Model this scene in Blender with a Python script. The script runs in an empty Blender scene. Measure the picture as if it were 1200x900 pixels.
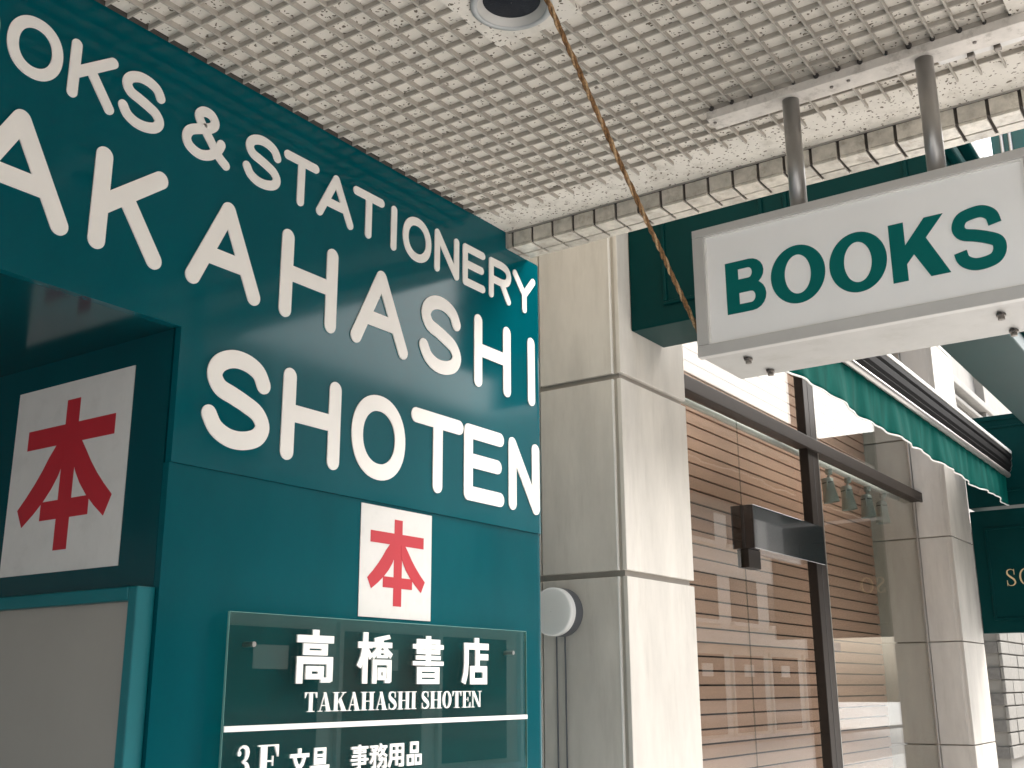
import bpy, math, random
from mathutils import Vector, Matrix
random.seed(7)
S = bpy.context.scene
COL = S.collection
PI = math.pi

# ------------------------------------------------------------------ camera
CZ = 1.55
FPX = 1291.23                                   # focal length in pixels of the 1200 x 900 photograph
yaw, pit, rol = math.radians(34.603), math.radians(15.459), math.radians(-0.323)
CAM = Vector((0, 0, CZ))
FWD = Vector((math.cos(pit)*math.cos(yaw), math.cos(pit)*math.sin(yaw), math.sin(pit)))
RGT = FWD.cross(Vector((0, 0, 1))).normalized()
UPV = RGT.cross(FWD)
RGT, UPV = RGT*math.cos(rol)+UPV*math.sin(rol), UPV*math.cos(rol)-RGT*math.sin(rol)
cam = bpy.data.cameras.new('camera')
cam.sensor_width = 36.0
cam.lens = FPX/1200*36.0
cam.clip_start = 0.05
cam.clip_end = 2000
co = bpy.data.objects.new('camera', cam)
COL.objects.link(co)
co.matrix_world = Matrix.Translation(CAM) @ Matrix((RGT, UPV, -FWD)).transposed().to_4x4()
S.camera = co

# ------------------------------------------------------------------ sky, sun, exposure
SUN_EL, SUN_AZ = math.radians(50), math.radians(-30)     # azimuth of the sun in the XY plane, from +X
w = bpy.data.worlds.new('World'); S.world = w; w.use_nodes = True
nt = w.node_tree; bg = nt.nodes['Background']
sky = nt.nodes.new('ShaderNodeTexSky'); sky.sky_type = 'NISHITA'; sky.sun_disc = False
sky.sun_elevation = SUN_EL; sky.sun_rotation = PI/2-SUN_AZ
sky.air_density = 1.4; sky.dust_density = 5.0; sky.ozone_density = 1.0
hs = nt.nodes.new('ShaderNodeHueSaturation'); hs.inputs['Saturation'].default_value = 0.5
nt.links.new(sky.outputs[0], hs.inputs['Color']); nt.links.new(hs.outputs[0], bg.inputs[0])
bg.inputs[1].default_value = 0.15
sl = bpy.data.lights.new('sun', 'SUN'); sl.energy = 1.0; sl.angle = math.radians(30); sl.color = (1, 0.98, 0.955)
so = bpy.data.objects.new('sun', sl); COL.objects.link(so)
sd = Vector((math.cos(SUN_EL)*math.cos(SUN_AZ), math.cos(SUN_EL)*math.sin(SUN_AZ), math.sin(SUN_EL)))
so.rotation_euler = sd.to_track_quat('Z', 'Y').to_euler(); so.location = (0, 0, 30)
S.view_settings.view_transform = 'Standard'; S.view_settings.look = 'None'
S.view_settings.gamma = 1.0; S.view_settings.use_curve_mapping = False
S.view_settings.exposure = 1.8
try:
    S.cycles.max_bounces = 10; S.cycles.diffuse_bounces = 6; S.cycles.glossy_bounces = 5
    S.cycles.transparent_max_bounces = 12; S.cycles.use_denoising = True
    S.cycles.caustics_reflective = False; S.cycles.caustics_refractive = False
except Exception:
    pass

# ------------------------------------------------------------------ helpers
def on(px, py, ax, val):
    d = RGT*(px-600)-UPV*(py-450)+FWD*FPX
    t = (val-CAM[ax])/d[ax]
    return CAM+d*t

def base_of(o):
    v = Vector((0, 0, 0))
    while o is not None:
        v += o.location; o = o.parent
    return v

def tag(o, label=None, cat=None, group=None, kind=None):
    if label: o['label'] = label
    if cat: o['category'] = cat
    if group: o['group'] = group
    if kind: o['kind'] = kind
    return o

def thing(name, loc, label, cat, group=None):
    o = bpy.data.objects.new(name, None); COL.objects.link(o); o.location = loc
    o.empty_display_size = 0.1
    return tag(o, label, cat, group)

def finish(o, bevel=0, smooth=False):
    if smooth:
        for p in o.data.polygons: p.use_smooth = True
    if bevel:
        m = o.modifiers.new('bevel', 'BEVEL'); m.width = bevel; m.segments = 2; m.limit_method = 'ANGLE'
        m.angle_limit = math.radians(40); m.harden_normals = False
    return o

class MB:
    def __init__(s): s.v = []; s.f = []
    def add(s, vs, fs):
        n = len(s.v); s.v += [tuple(x) for x in vs]; s.f += [tuple(i+n for i in f) for f in fs]; return s
    def box(s, x0, y0, z0, x1, y1, z1):
        x0, x1 = sorted((x0, x1)); y0, y1 = sorted((y0, y1)); z0, z1 = sorted((z0, z1))
        return s.add([(x0,y0,z0),(x1,y0,z0),(x1,y1,z0),(x0,y1,z0),(x0,y0,z1),(x1,y0,z1),(x1,y1,z1),(x0,y1,z1)],
                     [(3,2,1,0),(4,5,6,7),(0,1,5,4),(1,2,6,5),(2,3,7,6),(3,0,4,7)])
    def prism(s, poly, fm, d0, d1):
        """poly: list of (u,v); fm(u,v,d)->xyz; extruded from d0 (back) to d1 (front)"""
        n = len(poly)
        a = [fm(u, v, d0) for u, v in poly]; b = [fm(u, v, d1) for u, v in poly]
        return s.add(a+b, [tuple(range(n-1, -1, -1)), tuple(range(n, 2*n))]+[(i, (i+1) % n, n+(i+1) % n, n+i) for i in range(n)])
    def ribbon(s, L, R, fm, d0, d1, closed=False):
        n = len(L); vs = []
        for l, r in zip(L, R): vs += [fm(*l, d0), fm(*r, d0), fm(*l, d1), fm(*r, d1)]
        fs = []
        for i in range(n if closed else n-1):
            a = 4*i; b = 4*((i+1) % n)
            fs += [(a+2, b+2, b+3, a+3), (a, a+1, b+1, b), (a, b, b+2, a+2), (a+1, a+3, b+3, b+1)]
        if not closed:
            fs += [(0, 2, 3, 1), (4*n-4, 4*n-3, 4*n-1, 4*n-2)]
        return s.add(vs, fs)
    def tube(s, pts, r, n=12, closed=False, caps=True):
        pts = [Vector(p) for p in pts]; m = len(pts); rr = r if isinstance(r, (list, tuple)) else [r]*m
        vs = []; up = None
        for i, p in enumerate(pts):
            a = pts[i-1] if (i > 0 or closed) else p; b = pts[(i+1) % m] if (i < m-1 or closed) else p
            t = (b-a).normalized()
            if up is None: up = Vector((0, 0, 1)) if abs(t.z) < .9 else Vector((1, 0, 0))
            e1 = (up-t*up.dot(t)).normalized(); e2 = t.cross(e1); up = e1
            vs += [p+(e1*math.cos(2*PI*k/n)+e2*math.sin(2*PI*k/n))*rr[i] for k in range(n)]
        fs = []
        for i in range(m if closed else m-1):
            for k in range(n):
                a = i*n+k; b = i*n+(k+1) % n; c = ((i+1) % m)*n+(k+1) % n; d = ((i+1) % m)*n+k
                fs.append((a, b, c, d))
        if caps and not closed: fs += [tuple(range(n-1, -1, -1)), tuple(range((m-1)*n, m*n))]
        return s.add(vs, fs)
    def lathe(s, prof, c, axis, n=40):
        """prof: (r, h) pairs along axis"""
        ax = Vector(axis).normalized(); e1 = ax.orthogonal().normalized(); e2 = ax.cross(e1); c = Vector(c); vs = []
        for r, h in prof: vs += [c+ax*h+(e1*math.cos(2*PI*k/n)+e2*math.sin(2*PI*k/n))*r for k in range(n)]
        fs = [(i*n+k, i*n+(k+1) % n, (i+1)*n+(k+1) % n, (i+1)*n+k) for i in range(len(prof)-1) for k in range(n)]
        return s.add(vs, fs)
    def mesh(s, name, mat, off=(0, 0, 0)):
        me = bpy.data.meshes.new(name); o = Vector(off)
        me.from_pydata([tuple(Vector(v)-o) for v in s.v], [], s.f); me.materials.append(mat)
        import bmesh
        bm = bmesh.new(); bm.from_mesh(me); bmesh.ops.recalc_face_normals(bm, faces=bm.faces[:]); bm.to_mesh(me); bm.free()
        me.validate(); me.update(); return me
    def build(s, name, mat, parent=None, bevel=0, smooth=False, loc=None):
        if parent is not None: off = base_of(parent); l = (0, 0, 0)
        else: off = Vector(loc if loc is not None else (0, 0, 0)); l = off
        o = bpy.data.objects.new(name, s.mesh(name, mat, off)); COL.objects.link(o); o.location = l
        if parent is not None: o.parent = parent
        return finish(o, bevel, smooth)

def piece(name, me, loc, parent, bevel=0):
    """an object that shares mesh data with its look-alikes"""
    o = bpy.data.objects.new(name, me); COL.objects.link(o)
    o.location = Vector(loc)-base_of(parent); o.parent = parent
    return finish(o, bevel)

def box(name, mat, parent, a, b, bevel=0):
    return MB().box(*a, *b).build(name, mat, parent, bevel)

# ------------------------------------------------------------------ materials
def mat(name, col, rough=.5, metal=0, var=.0, vscale=6, stretch=(1, 1, 1), bump=0, bscale=60, coat=0, coat_r=.08, spec=.5, rvar=0, objvar=0):
    m = bpy.data.materials.new(name); m.use_nodes = True; n = m.node_tree.nodes; l = m.node_tree.links
    p = n['Principled BSDF']
    p.inputs['Base Color'].default_value = (*col, 1); p.inputs['Roughness'].default_value = rough
    p.inputs['Metallic'].default_value = metal; p.inputs['Specular IOR Level'].default_value = spec
    p.inputs['Coat Weight'].default_value = coat; p.inputs['Coat Roughness'].default_value = coat_r
    g = n.new('ShaderNodeNewGeometry'); mp = n.new('ShaderNodeMapping'); mp.inputs['Scale'].default_value = stretch
    l.new(g.outputs['Position'], mp.inputs[0])
    if var or objvar:
        t = n.new('ShaderNodeTexNoise'); t.inputs['Scale'].default_value = vscale; t.inputs['Detail'].default_value = 7; t.inputs['Roughness'].default_value = .62
        l.new(mp.outputs[0], t.inputs[0])
        mr = n.new('ShaderNodeMapRange'); mr.inputs[1].default_value = .3; mr.inputs[2].default_value = .7
        mr.inputs[3].default_value = 1-var; mr.inputs[4].default_value = 1+var*.6; l.new(t.outputs[0], mr.inputs[0])
        fac = mr.outputs[0]
        if objvar:
            oi = n.new('ShaderNodeObjectInfo'); m2 = n.new('ShaderNodeMapRange'); m2.inputs[3].default_value = 1-objvar; m2.inputs[4].default_value = 1+objvar
            l.new(oi.outputs['Random'], m2.inputs[0]); mm = n.new('ShaderNodeMath'); mm.operation = 'MULTIPLY'
            l.new(fac, mm.inputs[0]); l.new(m2.outputs[0], mm.inputs[1]); fac = mm.outputs[0]
        vm = n.new('ShaderNodeVectorMath'); vm.operation = 'SCALE'; vm.inputs[0].default_value = col; l.new(fac, vm.inputs['Scale'])
        l.new(vm.outputs[0], p.inputs['Base Color'])
        if rvar:
            m3 = n.new('ShaderNodeMapRange'); m3.inputs[1].default_value = .3; m3.inputs[2].default_value = .7
            m3.inputs[3].default_value = rough-rvar; m3.inputs[4].default_value = rough+rvar; l.new(t.outputs[0], m3.inputs[0])
            l.new(m3.outputs[0], p.inputs['Roughness'])
    if bump:
        t2 = n.new('ShaderNodeTexNoise'); t2.inputs['Scale'].default_value = bscale; t2.inputs['Detail'].default_value = 5
        l.new(mp.outputs[0], t2.inputs[0]); b = n.new('ShaderNodeBump'); b.inputs['Strength'].default_value = bump; b.inputs['Distance'].default_value = .004
        l.new(t2.outputs[0], b.inputs['Height']); l.new(b.outputs[0], p.inputs['Normal'])
        if coat: l.new(b.outputs[0], p.inputs['Coat Normal'])
    return m

def glass(name, tint=(1, 1, 1), gain=1.6, rough=0.0, haze=0):
    m = bpy.data.materials.new(name); m.use_nodes = True; n = m.node_tree.nodes; l = m.node_tree.links
    n.remove(n['Principled BSDF']); out = n['Material Output']
    tr = n.new('ShaderNodeBsdfTransparent'); tr.inputs[0].default_value = (*tint, 1)
    gl = n.new('ShaderNodeBsdfGlossy'); gl.inputs['Roughness'].default_value = rough
    lw = n.new('ShaderNodeLayerWeight'); lw.inputs[0].default_value = .5          # facing = 1 - |cos|, the same from both sides
    pw = n.new('ShaderNodeMath'); pw.operation = 'POWER'; pw.inputs[1].default_value = 5; l.new(lw.outputs['Facing'], pw.inputs[0])
    mu = n.new('ShaderNodeMath'); mu.operation = 'MULTIPLY_ADD'; mu.inputs[1].default_value = .66; mu.inputs[2].default_value = .04*gain; mu.use_clamp = True
    l.new(pw.outputs[0], mu.inputs[0]); mx = n.new('ShaderNodeMixShader'); l.new(mu.outputs[0], mx.inputs[0])
    body = tr.outputs[0]
    if haze:
        df = n.new('ShaderNodeBsdfDiffuse'); df.inputs[0].default_value = (.55, .55, .50, 1); hz = n.new('ShaderNodeMixShader'); hz.inputs[0].default_value = haze
        l.new(tr.outputs[0], hz.inputs[1]); l.new(df.outputs[0], hz.inputs[2]); body = hz.outputs[0]
    l.new(body, mx.inputs[1]); l.new(gl.outputs[0], mx.inputs[2]); l.new(mx.outputs[0], out.inputs[0])
    return m

def fleck_mat(name, col, dens, dark=(.15, .125, .10)):
    """mineral-fibre ceiling board: pale ground with short dark pits of random size"""
    m = mat(name, col, .9, var=.10, vscale=3.5, bump=.25, bscale=180, spec=.2)
    n = m.node_tree.nodes; l = m.node_tree.links; p = n['Principled BSDF']
    g = n.new('ShaderNodeNewGeometry')
    nz = n.new('ShaderNodeTexNoise'); nz.inputs['Scale'].default_value = 55; l.new(g.outputs['Position'], nz.inputs[0])
    vm = n.new('ShaderNodeVectorMath'); vm.operation = 'SCALE'; vm.inputs['Scale'].default_value = .022; l.new(nz.outputs['Color'], vm.inputs[0])
    ad = n.new('ShaderNodeVectorMath'); l.new(g.outputs['Position'], ad.inputs[0]); l.new(vm.outputs[0], ad.inputs[1])
    vo = n.new('ShaderNodeTexVoronoi'); vo.inputs['Scale'].default_value = 105; l.new(ad.outputs[0], vo.inputs['Vector'])
    sx = n.new('ShaderNodeSeparateColor'); l.new(vo.outputs['Color'], sx.inputs[0])
    th = n.new('ShaderNodeMapRange'); th.inputs[1].default_value = 1-dens; th.inputs[2].default_value = 1; th.inputs[3].default_value = 0; th.inputs[4].default_value = .46
    l.new(sx.outputs[0], th.inputs[0])
    lt = n.new('ShaderNodeMath'); lt.operation = 'LESS_THAN'; l.new(vo.outputs['Distance'], lt.inputs[0]); l.new(th.outputs[0], lt.inputs[1])
    mx = n.new('ShaderNodeMix'); mx.data_type = 'RGBA'; l.new(lt.outputs[0], mx.inputs['Factor'])
    src = p.inputs['Base Color'].links[0].from_socket
    l.new(src, mx.inputs['A']); mx.inputs['B'].default_value = (*dark, 1); l.new(mx.outputs['Result'], p.inputs['Base Color'])
    return m

M = {}
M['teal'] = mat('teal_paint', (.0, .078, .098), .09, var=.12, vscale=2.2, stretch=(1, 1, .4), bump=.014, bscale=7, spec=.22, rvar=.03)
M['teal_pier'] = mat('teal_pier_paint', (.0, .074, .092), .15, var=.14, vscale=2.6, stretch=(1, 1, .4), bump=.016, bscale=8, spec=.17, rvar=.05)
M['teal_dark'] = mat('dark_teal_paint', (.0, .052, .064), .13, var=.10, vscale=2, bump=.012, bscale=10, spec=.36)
M['teal_frame'] = mat('teal_frame_paint', (.001, .13, .15), .4, var=.08, vscale=4, spec=.35)
M['letter'] = mat('cream_vinyl', (.85, .82, .775), .5, var=.03, vscale=9)
M['white'] = mat('white_vinyl', (.86, .85, .82), .45, var=.03, vscale=12)
M['paper'] = mat('white_poster_film', (.64, .63, .605), .55, var=.04, vscale=14)
M['red'] = mat('red_print', (.44, .012, .024), .5, var=.05, vscale=14)
M['board'] = fleck_mat('speckled_ceiling_board', (.72, .68, .615), .55)
M['board_edge'] = fleck_mat('speckled_edge_board', (.68, .645, .585), .62)
M['rib'] = mat('ceiling_rib_plaster', (.42, .39, .345), .9, var=.14, vscale=18, bump=.2, bscale=150, spec=.2)  # dirtier than the board, darkened further for the shaded rib faces
M['tile'] = mat('cream_glazed_tile', (.54, .505, .44), .25, var=.30, vscale=22, bump=.10, bscale=30, objvar=.14, coat=.3)
M['grout'] = mat('dark_grout', (.06, .052, .045), .9, var=.3, vscale=30)
M['alu'] = mat('brushed_aluminium', (.50, .48, .455), .38, metal=.75, var=.10, vscale=40, stretch=(1, 1, 6))
M['alu_frame'] = mat('grey_sign_frame', (.52, .51, .49), .45, metal=.2, var=.05, vscale=7)
M['steel'] = mat('stainless_tube', (.40, .39, .375), .34, metal=.85, var=.08, vscale=16, stretch=(1, 1, .35), rvar=.04)
M['sign_white'] = mat('opal_acrylic', (.87, .87, .86), .25, var=.025, vscale=5, coat=.3)
M['sign_under'] = mat('grey_painted_sheet', (.43, .42, .40), .5, var=.08, vscale=9)
M['green'] = mat('green_vinyl', (.0, .125, .115), .5, var=.05, vscale=10, spec=.12)
M['rail'] = mat('cream_painted_steel', (.70, .655, .60), .5, var=.16, vscale=16)
M['channel'] = mat('white_channel', (.72, .70, .67), .4, var=.10, vscale=12)
M['dark'] = mat('blackened_joint', (.03, .026, .024), .7)
M['bolt'] = mat('worn_metal', (.22, .20, .18), .4, metal=.8, var=.25, vscale=60)
M['ring'] = mat('grey_trim_ring', (.42, .43, .43), .4, metal=.3, var=.08, vscale=20)
M['reflector'] = mat('pale_reflector', (.52, .51, .48), .4, metal=.2)
M['lens'] = mat('dark_lens', (.006, .009, .016), .5, spec=.2, var=.3, vscale=120, bump=.3, bscale=300)
M['rope'] = mat('weathered_rope', (.20, .10, .035), .8, var=.75, vscale=140, bump=.5, bscale=200)
M['rope_pale'] = mat('pale_weathered_rope', (.42, .27, .14), .8, var=.6, vscale=150, bump=.5, bscale=200)
M['clad'] = mat('cream_cladding', (.56, .53, .48), .5, var=.15, vscale=6, stretch=(1, 1, .3), bump=.05, bscale=60, objvar=.05)
def weather(m, amt, scale, stretch):
    n = m.node_tree.nodes; l = m.node_tree.links; p = n['Principled BSDF']
    g = n.new('ShaderNodeNewGeometry'); mp = n.new('ShaderNodeMapping'); mp.inputs['Scale'].default_value = stretch; l.new(g.outputs['Position'], mp.inputs[0])
    t = n.new('ShaderNodeTexNoise'); t.inputs['Scale'].default_value = scale; t.inputs['Detail'].default_value = 9; t.inputs['Roughness'].default_value = .7; l.new(mp.outputs[0], t.inputs[0])
    r = n.new('ShaderNodeMapRange'); r.inputs[1].default_value = .52; r.inputs[2].default_value = .74; r.inputs[3].default_value = 0; r.inputs[4].default_value = amt; l.new(t.outputs[0], r.inputs[0])
    mx = n.new('ShaderNodeMix'); mx.data_type = 'RGBA'; mx.inputs['B'].default_value = (.20, .17, .13, 1); l.new(r.outputs[0], mx.inputs['Factor'])
    l.new(p.inputs['Base Color'].links[0].from_socket, mx.inputs['A']); l.new(mx.outputs['Result'], p.inputs['Base Color'])
weather(M['clad'], .20, 9, (1.6, 1.6, .22)); weather(M['tile'], .8, 16, (1, 1, 1)); weather(M['rail'], .7, 24, (1, 1, 1)); weather(M['board'], .35, 7, (1, 1, 1)); weather(M['board_edge'], .45, 11, (1, 1, 1)); weather(M['sign_under'], .3, 10, (1, 1, 1)); weather(M['paper'], .12, 16, (1, 1, 1))
M['clad_mid'] = mat('grey_corner_trim', (.40, .37, .32), .6, var=.08, vscale=8)
M['clad_back'] = mat('grey_joint_backing', (.36, .33, .29), .8, var=.1)
M['bead'] = mat('pale_bead', (.80, .79, .76), .35)
M['lampwhite'] = mat('opal_lamp', (.72, .72, .70), .3, coat=.3)
M['lampgrey'] = mat('grey_lamp_base', (.085, .09, .10), .45)
M['dgreen'] = mat('dark_green_paint', (.001, .028, .028), .3, var=.12, vscale=3, bump=.01, bscale=12, spec=.06)
M['teal_fin'] = mat('glossy_teal_paint', (.0, .09, .10), .12, var=.1, vscale=4, spec=.5)
M['dgreen_u'] = mat('dark_green_underside_paint', (.012, .040, .037), .45, var=.12, vscale=3)
M['gold'] = mat('gold_leaf', (.70, .52, .30), .35, metal=.4)
M['bronze'] = mat('dark_bronze', (.026, .020, .016), .5, metal=0, var=.12, vscale=14, spec=.16)
M['bronze_box'] = mat('dark_bronze_gloss', (.025, .022, .022), .12, metal=.2, var=.1, vscale=10, coat=.8, coat_r=.03)
M['slat'] = mat('salmon_board', (.56, .325, .235), .55, var=.10, vscale=5, stretch=(.25, 1, 3), bump=.03, bscale=60, objvar=.04)
M['slat_back'] = mat('dark_slat_gap', (.05, .025, .018), .8)
M['pane'] = glass('shop_glass', (.88, .90, .88), 1.7)
M['acrylic'] = glass('acrylic_sheet', (.78, .89, .85), 1.5, haze=.006)
M['acrylic_edge'] = mat('acrylic_edge', (.16, .34, .31), .2)
M['awning'] = mat('green_awning_fabric', (.0, .085, .07), .85, var=.30, vscale=5, stretch=(2.5, 1, .5), bump=.06, bscale=240, spec=.05)
M['trim'] = mat('white_edge_trim', (.78, .78, .75), .6)
M['black'] = mat('black_housing', (.008, .0075, .008), .6, spec=.12)
M['casewhite'] = mat('white_housing_edge', (.78, .77, .74), .4)
M['spot'] = mat('grey_spotlight', (.33, .36, .34), .45, metal=.1, var=.1, vscale=30)
M['stucco'] = mat('white_stucco', (.34, .325, .30), .8, var=.10, vscale=5, bump=.12, bscale=45)
M['block_shaded'] = mat('shaded_stone_block', (.14, .133, .122), .85, var=.22, vscale=22, bump=.5, bscale=50, objvar=.10)  # side face of the corner: shade painted into the stone colour
M['block_lit'] = mat('lit_stone_block', (.22, .21, .19), .85, var=.16, vscale=20, bump=.5, bscale=50, objvar=.06)  # street face of the same stone, painted lighter as if lit
M['mortar'] = mat('mortar', (.22, .21, .19), .95)
M['case_panel'] = mat('dull_grey_panel', (.30, .285, .255), .5, var=.05, vscale=4)
M['pavement'] = mat('beige_paving', (.62, .605, .58), .8, var=.14, vscale=2.5, bump=.1, bscale=40)
M['added_dark_floor'] = mat('added_floor_grey', (.19, .187, .182), .5, var=.2, vscale=5)
M['road'] = mat('street_block_paving', (.40, .39, .375), .85, var=.12, vscale=8)
M['kerb'] = mat('kerb_concrete', (.40, .385, .36), .8, var=.1, vscale=6)
M['opp_beige'] = mat('beige_render', (.27, .22, .175), .8, var=.08, vscale=2)
M['opp_white'] = mat('white_render', (.68, .645, .585), .8, var=.05, vscale=2)
M['opp_brown'] = mat('brown_panel', (.17, .11, .08), .5, var=.1, vscale=3)
M['opp_brick'] = mat('dark_brick', (.13, .085, .065), .85, var=.2, vscale=6)
M['opp_glass'] = mat('dark_window', (.03, .032, .035), .08)

# ------------------------------------------------------------------ lettering
def stroke_poly(mb, pts, wd, fm, d0, d1, cap='round', widths=None):
    """ribbon along a polyline in metres"""
    P = [Vector(p) for p in pts]; L = []; R = []
    n = len(P)
    for i in range(n):
        a = P[max(i-1, 0)]; b = P[min(i+1, n-1)]; t = (b-a).normalized(); nm = Vector((-t.y, t.x))
        h = (widths[i] if widths else wd)/2
        L.append(tuple(P[i]+nm*h)); R.append(tuple(P[i]-nm*h))
    if cap == 'round':
        def capring(c, t, h, sgn):
            nm = Vector((-t.y, t.x)); ls = []; rs = []
            for k in range(1, 7):
                a = PI/2*k/6.3
                o = c+t*(sgn*h*math.sin(a)); ls.append(tuple(o+nm*h*math.cos(a))); rs.append(tuple(o-nm*h*math.cos(a)))
            return ls, rs
        h = (widths[-1] if widths else wd)/2
        l, r = capring(P[-1], (P[-1]-P[-2]).normalized(), h, 1); L += l; R += r
        h = (widths[0] if widths else wd)/2
        l, r = capring(P[0], (P[1]-P[0]).normalized(), h, -1); L = l[::-1]+L; R = r[::-1]+R
    mb.ribbon(L, R, fm, d0, d1)

def smooth(pts, k=8):
    P = [Vector(p) for p in pts]; out = []
    for i in range(len(P)-1):
        p0 = P[max(i-1, 0)]; p1 = P[i]; p2 = P[i+1]; p3 = P[min(i+2, len(P)-1)]
        for j in range(k):
            t = j/k
            out.append(tuple(.5*((2*p1)+(p2-p0)*t+(2*p0-5*p1+4*p2-p3)*t*t+(3*p1-p0-3*p2+p3)*t**3)))
    out.append(tuple(P[-1])); return out

def ring_poly(mb, cx, cy, rx, ry, ix, iy, fm, d0, d1, n=56, pw=2.0, a0=0, a1=2*PI):
    def se(a, r1, r2):
        c, s_ = math.cos(a), math.sin(a)
        return (cx+r1*math.copysign(abs(c)**(2/pw), c), cy+r2*math.copysign(abs(s_)**(2/pw), s_))
    A = [a0+(a1-a0)*i/n for i in range(n)]
    mb.ribbon([se(a, rx, ry) for a in A], [se(a, ix, iy) for a in A], fm, d0, d1, closed=True)

ROUND = {
 'A': [[(0,0),(.5,1)], [(.5,1),(1,0)], [(.19,.335),(.81,.335)]],
 'K': [[(0,0),(0,1)], [(0,.40),(1,1)], [(.40,.64),(1,0)]],
 'H': [[(0,0),(0,1)], [(1,0),(1,1)], [(0,.52),(1,.52)]],
 'T': [[(0,1),(1,1)], [(.5,1),(.5,0)]],
 'I': [[(.5,0),(.5,1)]],
 'N': [[(0,0),(0,1)], [(0,1),(1,0)], [(1,0),(1,1)]],
 'E': [[(0,0),(0,1)], [(0,1),(1,1)], [(0,.53),(.92,.53)], [(0,0),(1,0)]],
 'Y': [[(0,1),(.5,.46)], [(1,1),(.5,.46)], [(.5,.46),(.5,0)]],
 'R': [[(0,0),(0,1)], smooth([(0,1),(.3,1),(.62,1),(.88,.93),(.98,.75),(.88,.56),(.62,.48),(.3,.475),(0,.475)], 4), [(.58,.475),(.95,0)]],
 'B': [[(0,0),(0,1)], smooth([(0,1),(.5,1),(.85,.9),(.85,.62),(.5,.53),(0,.53)], 5), smooth([(0,.53),(.55,.53),(1,.42),(1,.12),(.55,0),(0,0)], 5)],
 'S': [smooth([(.95,.775),(.84,.92),(.62,1),(.36,1),(.13,.90),(.05,.745),(.16,.60),(.40,.535),(.62,.475),(.86,.385),(.97,.23),(.87,.08),(.62,0),(.36,0),(.13,.085),(0,.235)], 6)],
 '&': [smooth([(.98,.0),(.80,.13),(.56,.42),(.36,.66)],6), smooth([(.36,.66),(.27,.84),(.38,.98),(.56,.98),(.66,.84),(.58,.69),(.36,.57)],6), smooth([(.36,.57),(.10,.42),(.02,.22),(.12,.05),(.36,-.02),(.60,.07),(.77,.26),(.84,.42)], 6)],
}
def round_letter(ch, x0, x1, z0, z1, sw, fm, parent, m, t=.0035):
    mb = MB()
    if ch == 'O':
        cx, cz = (x0+x1)/2, (z0+z1)/2; rx, rz = (x1-x0)/2, (z1-z0)/2
        ring_poly(mb, cx, cz, rx+sw/2, rz+sw/2, rx-sw/2, rz-sw/2, fm, .0004, t, pw=2.12)
    else:
        for i, st in enumerate(ROUND[ch]):
            pts = [(x0+(x1-x0)*a, z0+(z1-z0)*b) for a, b in st]
            stroke_poly(mb, pts, sw, fm, .0004, t+i*.00012)
    return mb.build('letter', m, parent)

def glyph(name, prims, rect, fm, parent, m, t=.004, grow=0):
    """prims in a 0..100 box mapped to rect=(u0,v0,u1,v1)"""
    u0, v0, u1, v1 = rect; mb = MB(); i = 0
    X = lambda a: u0+(u1-u0)*a/100.0
    Y = lambda b: v0+(v1-v0)*b/100.0
    for pr in prims:
        k = pr[0]; d1 = t+i*.0001; i += 1
        if k == 'r':
            _, a, b, c, d = pr; a -= grow; b -= grow; c += grow; d += grow; mb.prism([(X(a),Y(b)),(X(c),Y(b)),(X(c),Y(d)),(X(a),Y(d))], fm, .0004, d1)
        elif k == 'h':                                     # hollow rectangle: outer, wall widths
            _, a, b, c, d, wx, wy = pr; wx += 2*grow; wy += 2*grow; a -= grow; b -= grow; c += grow; d += grow
            for q in ((a,b,c,b+wy),(a,d-wy,c,d),(a,b+wy,a+wx,d-wy),(c-wx,b+wy,c,d-wy)):
                mb.prism([(X(q[0]),Y(q[1])),(X(q[2]),Y(q[1])),(X(q[2]),Y(q[3])),(X(q[0]),Y(q[3]))], fm, .0004, d1)
        elif k == 'p':
            mb.prism([(X(a),Y(b)) for a, b in pr[1]], fm, .0004, d1)
        elif k == 's':
            stroke_poly(mb, [(X(a),Y(b)) for a, b in pr[1]], (pr[2]+2*grow)/100*(u1-u0), fm, .0004, d1, cap='butt')
        elif k == 'v':
            stroke_poly(mb, [(X(a),Y(b)) for a, b in pr[1]], 0, fm, .0004, d1, cap='butt', widths=[q/100*(u1-u0) for q in pr[2]])
        elif k == 'o':
            _, cx, cy, rx, ry, ix, iy = pr
            ring_poly(mb, X(cx), Y(cy), rx/100*(u1-u0), ry/100*(v1-v0), ix/100*(u1-u0), iy/100*(v1-v0), fm, .0004, d1)
        elif k == 'd':
            _, cx, cy, rx, ry = pr
            mb.prism([(X(cx+rx*math.cos(a*PI/10)), Y(cy+ry*math.sin(a*PI/10))) for a in range(20)], fm, .0004, d1)
    return mb.build(name, m, parent)

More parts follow.
